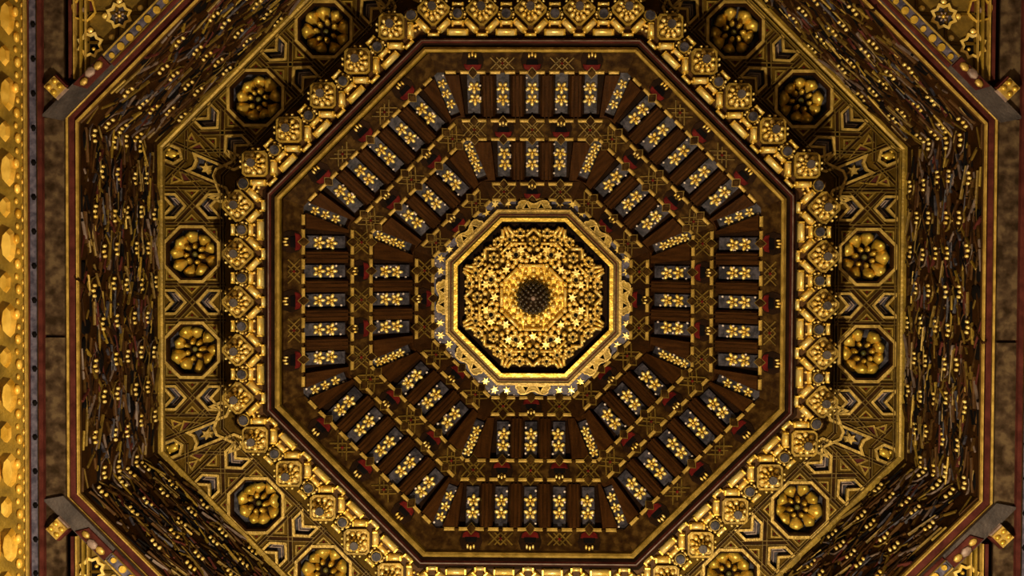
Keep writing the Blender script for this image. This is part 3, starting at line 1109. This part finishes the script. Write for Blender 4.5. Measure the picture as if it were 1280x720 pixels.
def blades(b, seed):
    rr = random.Random(seed)
    for i in range(520):
        v = rr.uniform(.05, FS.L - .06)
        half = (FS.r0 + (FS.r1 - FS.r0) * v / FS.L) * T8 - .05
        L = rr.uniform(.05, .17); a = rr.gauss(0, .55)
        t = rr.uniform(-half + L * .4, half - L * .4)
        d = (math.cos(a) * L, math.sin(a) * L * .8)
        b.bar((t - d[0], v - d[1]), (t + d[0], v + d[1]), rr.uniform(.012, .03), 0, rr.uniform(.008, .028), rr.choice(('old_gold', 'umber', 'band_paint', 'brown_wood', 'olive', 'void', 'navy', 'umber', 'maroon', 'rib_wood', 'dark_wood', 'void', 'olive', 'band_paint', 'greyed')))
    for i in range(55):
        v = rr.uniform(.1, FS.L - .1)
        half = (FS.r0 + (FS.r1 - FS.r0) * v / FS.L) * T8 - .1
        b.dome((rr.uniform(-half, half), v, 0), rr.uniform(.06, .14), rr.uniform(.05, .12), .012, 'void', 7)


fparts.append(('leaf_blades', quick(lambda b: blades(b, 3), 'leaf_blades'), (0, 0, 0), 0, None, 'stuff'))
fparts.append(('gilt_rail', quick(lambda b: b.bar((-FS.r1 * T8, FS.L - .01), (FS.r1 * T8, FS.L - .01), .05, 0, .05, 'old_gold'), 'gilt_rail'), (0, 0, 0), 0))
for k in range(8):
    t = thing('carved_frieze', frame(ANG[k], FS.r0, FS.z0, FS.th),
              'steep carved brown frieze dotted with gilt buds on the %s side of the octagon' % SIDES[k], 'frieze', 'carved frieze panels of the octagon')
    build(fparts, t)

# ================================================================== CORNERS: tie beams, star panels
ZT = 11.90
ST = ZT / F
for k in (1, 3, 5, 7):
    where = SIDES[k]
    t = thing('tie_beam', frame(ANG[k], px(604, ZT), ZT, 0), 'painted slate corner beam with gilt discs cutting off the %s corner' % where, 'beam', 'corner beams of the octagon')
    W = (604 - 582) * ST
    ob('beam', quick(lambda b: b.prism([(-262 * ST, 0.0), (262 * ST, 0.0), (247 * ST, W), (-247 * ST, W)], -.045, 0, 'slate'), 'beam'), t)
    ob('painted_strip', quick(lambda b: (b.prism([(-150 * ST, .03), (150 * ST, .03), (150 * ST, W - .035), (-150 * ST, W - .035)], 0, .012, 'blue_paint'),), 'painted_strip'), t)
    for y, m in ((.018, 'dull_gold'), (W - .018, 'maroon'), (W - .04, 'olive')):
        ob('gilt_line' if m == 'dull_gold' else 'edge_moulding', quick(lambda b: b.bar((-152 * ST, y), (152 * ST, y), .034 if m == 'maroon' else .016, 0, .022, m), 'line'), t)
    dm = quick(lambda b: b.cyl((0, 0), 5.2 * ST, 4.6 * ST, 0, .018, 'gold', 12), 'gilt_disc')
    dm2 = quick(lambda b: b.cyl((0, 0), 3.9 * ST, 3.4 * ST, 0, .018, 'gold', 12), 'gilt_disc')
    for i in range(-9, 10):
        ob('gilt_disc', dm2 if i % 3 == 0 else dm, t, (i * 16 * ST, W * .5, .012))
    for s in (-1, 1):
        # worn, pinkish stretch where the strip ends
        ob('worn_end', quick(lambda b: (b.prism([(s * 153 * ST, .01), (s * 205 * ST, .01), (s * 196 * ST, W - .03), (s * 153 * ST, W - .03)], 0, .02, 'maroon', .05),), 'worn_end'), t)
        for j, (tt, yy, rr) in enumerate(((165, .05, .05), (178, .04, .06), (192, .06, .045))):
            ob('leaf_carving', quick(lambda b: b.dome((0, 0, 0), rr, rr * .7, .02, 'lilac' if j % 2 else 'dull_gold', 7), 'leaf_carving'), t, (s * tt * ST, yy, .02))

        def console(b):
            x0, x1 = s * 212 * ST, s * 233 * ST
            b.prism([(x0, -.15), (x1, -.15), (x1, .0), (x0, .0)], -.04, .05, 'dull_gold', .12)
            b.bar((x0, -.005), (x1, -.005), .04, -.1, .03, 'lilac')
            b.bar((x0, -.15), (x0, -.01), .03, -.1, .03, 'maroon')
            for q in range(4):
                b.dome((x0 + (x1 - x0) * (.25 + .5 * (q % 2)), -.045 - .06 * (q // 2), .045), .03, .025, .03, 'gold', 7)
        ob('carved_console', quick(console, 'carved_console'), t)

ZS = 12.0
SS = ZS / F
star_rim = quick(lambda b: (b.outline(star8((0, 0), 17.5 * SS, None, PI / 8), 3.2 * SS, -.005, .03, 'bright_gold'), b.prism(star8((0, 0), 14.8 * SS, None, PI / 8), -.004, .006, 'navy'),
                            [b.dome((4.5 * SS * math.cos(2 * PI * i / 6), 4.5 * SS * math.sin(2 * PI * i / 6), .006), 2.6 * SS, 1.7 * SS, .02, 'lilac', 6, 2 * PI * i / 6) for i in range(6)],
                            b.dome((0, 0, .006), 3 * SS, 3 * SS, .03, 'gold', 7)), 'star_coffer')
star_void = quick(lambda b: (b.outline(star8((0, 0), 17.5 * SS, None, PI / 8), 3.2 * SS, -.005, .03, 'bright_gold'), b.prism(star8((0, 0), 14.8 * SS, None, PI / 8), -.004, .004, 'void'),
                             b.dome((5 * SS, 4 * SS, .004), 3 * SS, 3 * SS, .03, 'gold', 7)), 'star_coffer')
hex_rim = quick(lambda b: (b.outline(ngon((0, 0), 16.5 * SS, 6, PI / 12), 2.2 * SS, -.005, .028, 'gold'), b.prism(ngon((0, 0), 14 * SS, 6, PI / 12), -.004, .006, 'maroon'), b.dome((0, 0, .006), 5 * SS, 5 * SS, .03, 'lilac', 7)), 'hexagon_coffer')
disc_me = quick(lambda b: b.dome((0, 0, 0), 4.6 * SS, 4.6 * SS, .035, 'bright_gold', 8), 'gilt_disc')
for k in (1, 3, 5, 7):
    where = SIDES[k]
    t = thing('star_panel', frame(ANG[k], px(600, ZS), ZS, 0), 'triangular gilt panel of eight-pointed stars filling the %s corner' % where, 'ceiling panel', 'corner star panels')
    r0 = px(600, ZS)
    leg = px(566, 12.0)
    top = leg * math.sqrt(2) - r0           # distance to the apex
    ob('board', quick(lambda b: b.prism([(-top, 0), (top, 0), (0, -top)], -.08, 0, 'olive'), 'board'), t)
    Y = lambda rp: (600 - rp) * SS
    for i in range(-3, 4):
        ob('star_coffer', star_void if abs(i) == 3 else star_rim, t, (i * 51.5 * SS, Y(621), 0), PI / 4)
    for i in range(-3, 3):
        tt = (i + .5) * 51.5
        ob('hexagon_coffer', hex_rim, t, (tt * SS, Y(658), 0), PI / 4)
        for dt, rp in ((0, 609), (-13, 634), (13, 634)):
            if abs((tt + dt) * SS) < top + Y(rp) - .05:
                ob('gilt_disc', disc_me, t, ((tt + dt) * SS, Y(rp), 0))
    for i in range(-2, 3):
        if abs(i) < 3:
            ob('star_coffer', star_rim, t, (i * 51.5 * SS, Y(694), 0), PI / 4)
    # straps crossing on the diagonals
    for i in range(-4, 5):
        for s in (-1, 1):
            p0 = (i * 51.5 * SS + 25.7 * SS, 0.0)
            L = min(top - abs(p0[0]) * 0, 1.6)
            # end where the strap meets the far leg
            q = 0.0
            while q < 2.2:
                x, y = p0[0] + s * q * .707, -q * .707
                if abs(x) > top + y - .02:
                    break
                q += .02
            if q > .1:
                ob('strap', quick(lambda b: b.bar(p0, (p0[0] + s * q * .707, -q * .707), .028, 0, .016, 'bronze_board'), 'strap'), t)
    # mouldings along the two legs
    for s in (-1, 1):
        for d, wd, m, h in ((.012, .022, 'dull_gold', .05), (.05, .045, 'maroon', .03), (-.045, .03, 'old_gold', .05), (-.085, .018, 'dull_gold', .05)):
            e = -d * 1.0
            # leg line from (s*top, 0) to (0, -top), pushed outwards by d
            nx, ny = s * .7071 * d, -.7071 * d
            p0, p1 = (s * (top - .02) + nx, -.02 + ny), (nx, -top + ny)
            ob('moulding', quick(lambda b: b.bar(p0, p1, wd, -.06, h, m), 'moulding'), t)

# ================================================================== GILDED WALL CORNICES (left and right)
ZW = 11.86
SW = ZW / F
loz_me = quick(lambda b: (b.prism(ngon((0, 0), 26 * SW, 8, 0, 9.5 * SW), -.1, .07, 'lit_gold', .35)), 'gilt_lozenge')
loz2_me = quick(lambda b: (b.prism(ngon((0, 0), 17 * SW, 6, 0, 8 * SW), -.1, .05, 'lit_gold', .4)), 'gilt_boss')
lobe_me = quick(lambda b: (b.dome((0, 0, -.02), 8 * SW, 4.4 * SW, .06, 'lit_gold', 8)), 'gilt_lobe')
lobe2_me = quick(lambda b: (b.dome((0, 0, -.02), 5 * SW, 2.6 * SW, .05, 'lit_gold', 7)), 'gilt_bead')
for k, where in ((4, 'left'), (0, 'right')):
    t = thing('wall_cornice', frame(ANG[k], px(684, ZW), ZW, 0), 'bright gilded carved cornice running along the top of the %s wall' % where, 'cornice')
    Yw = lambda rp: (684 - rp) * SW
    ob('backing', quick(lambda b: b.prism([(-HALF, Yw(702)), (HALF, Yw(702)), (HALF, Yw(631)), (-HALF, Yw(631))], -.25, -.02, 'old_gold'), 'backing'), t)
    ob('edge_fillet', quick(lambda b: b.bar((-HALF, Yw(632.5)), (HALF, Yw(632.5)), .02, -.1, .01, 'dull_gold'), 'edge_fillet'), t)
    for i in range(-6, 7):
        c = i * 95 * SW
        if abs(c) > HALF - .25:
            continue
        ob('gilt_lozenge', loz_me, t, (c + .1, Yw(653), 0))
        ob('gilt_boss', loz2_me, t, (c + .1 + 47 * SW, Yw(658), 0))
        ob('gilt_lozenge', loz_me, t, (c + .1, Yw(673), 0))
        for q in range(6):
            u = (q - 2.5) * 15.8
            ob('gilt_bead' if q % 2 else 'gilt_lobe', lobe2_me if q % 2 else lobe_me, t, (c + .1 + u * SW, Yw(642 + (q % 3) * 1.2), -.02))
            ob('gilt_bead', lobe2_me, t, (c + .1 + (u + 7) * SW, Yw(636.5), -.03))
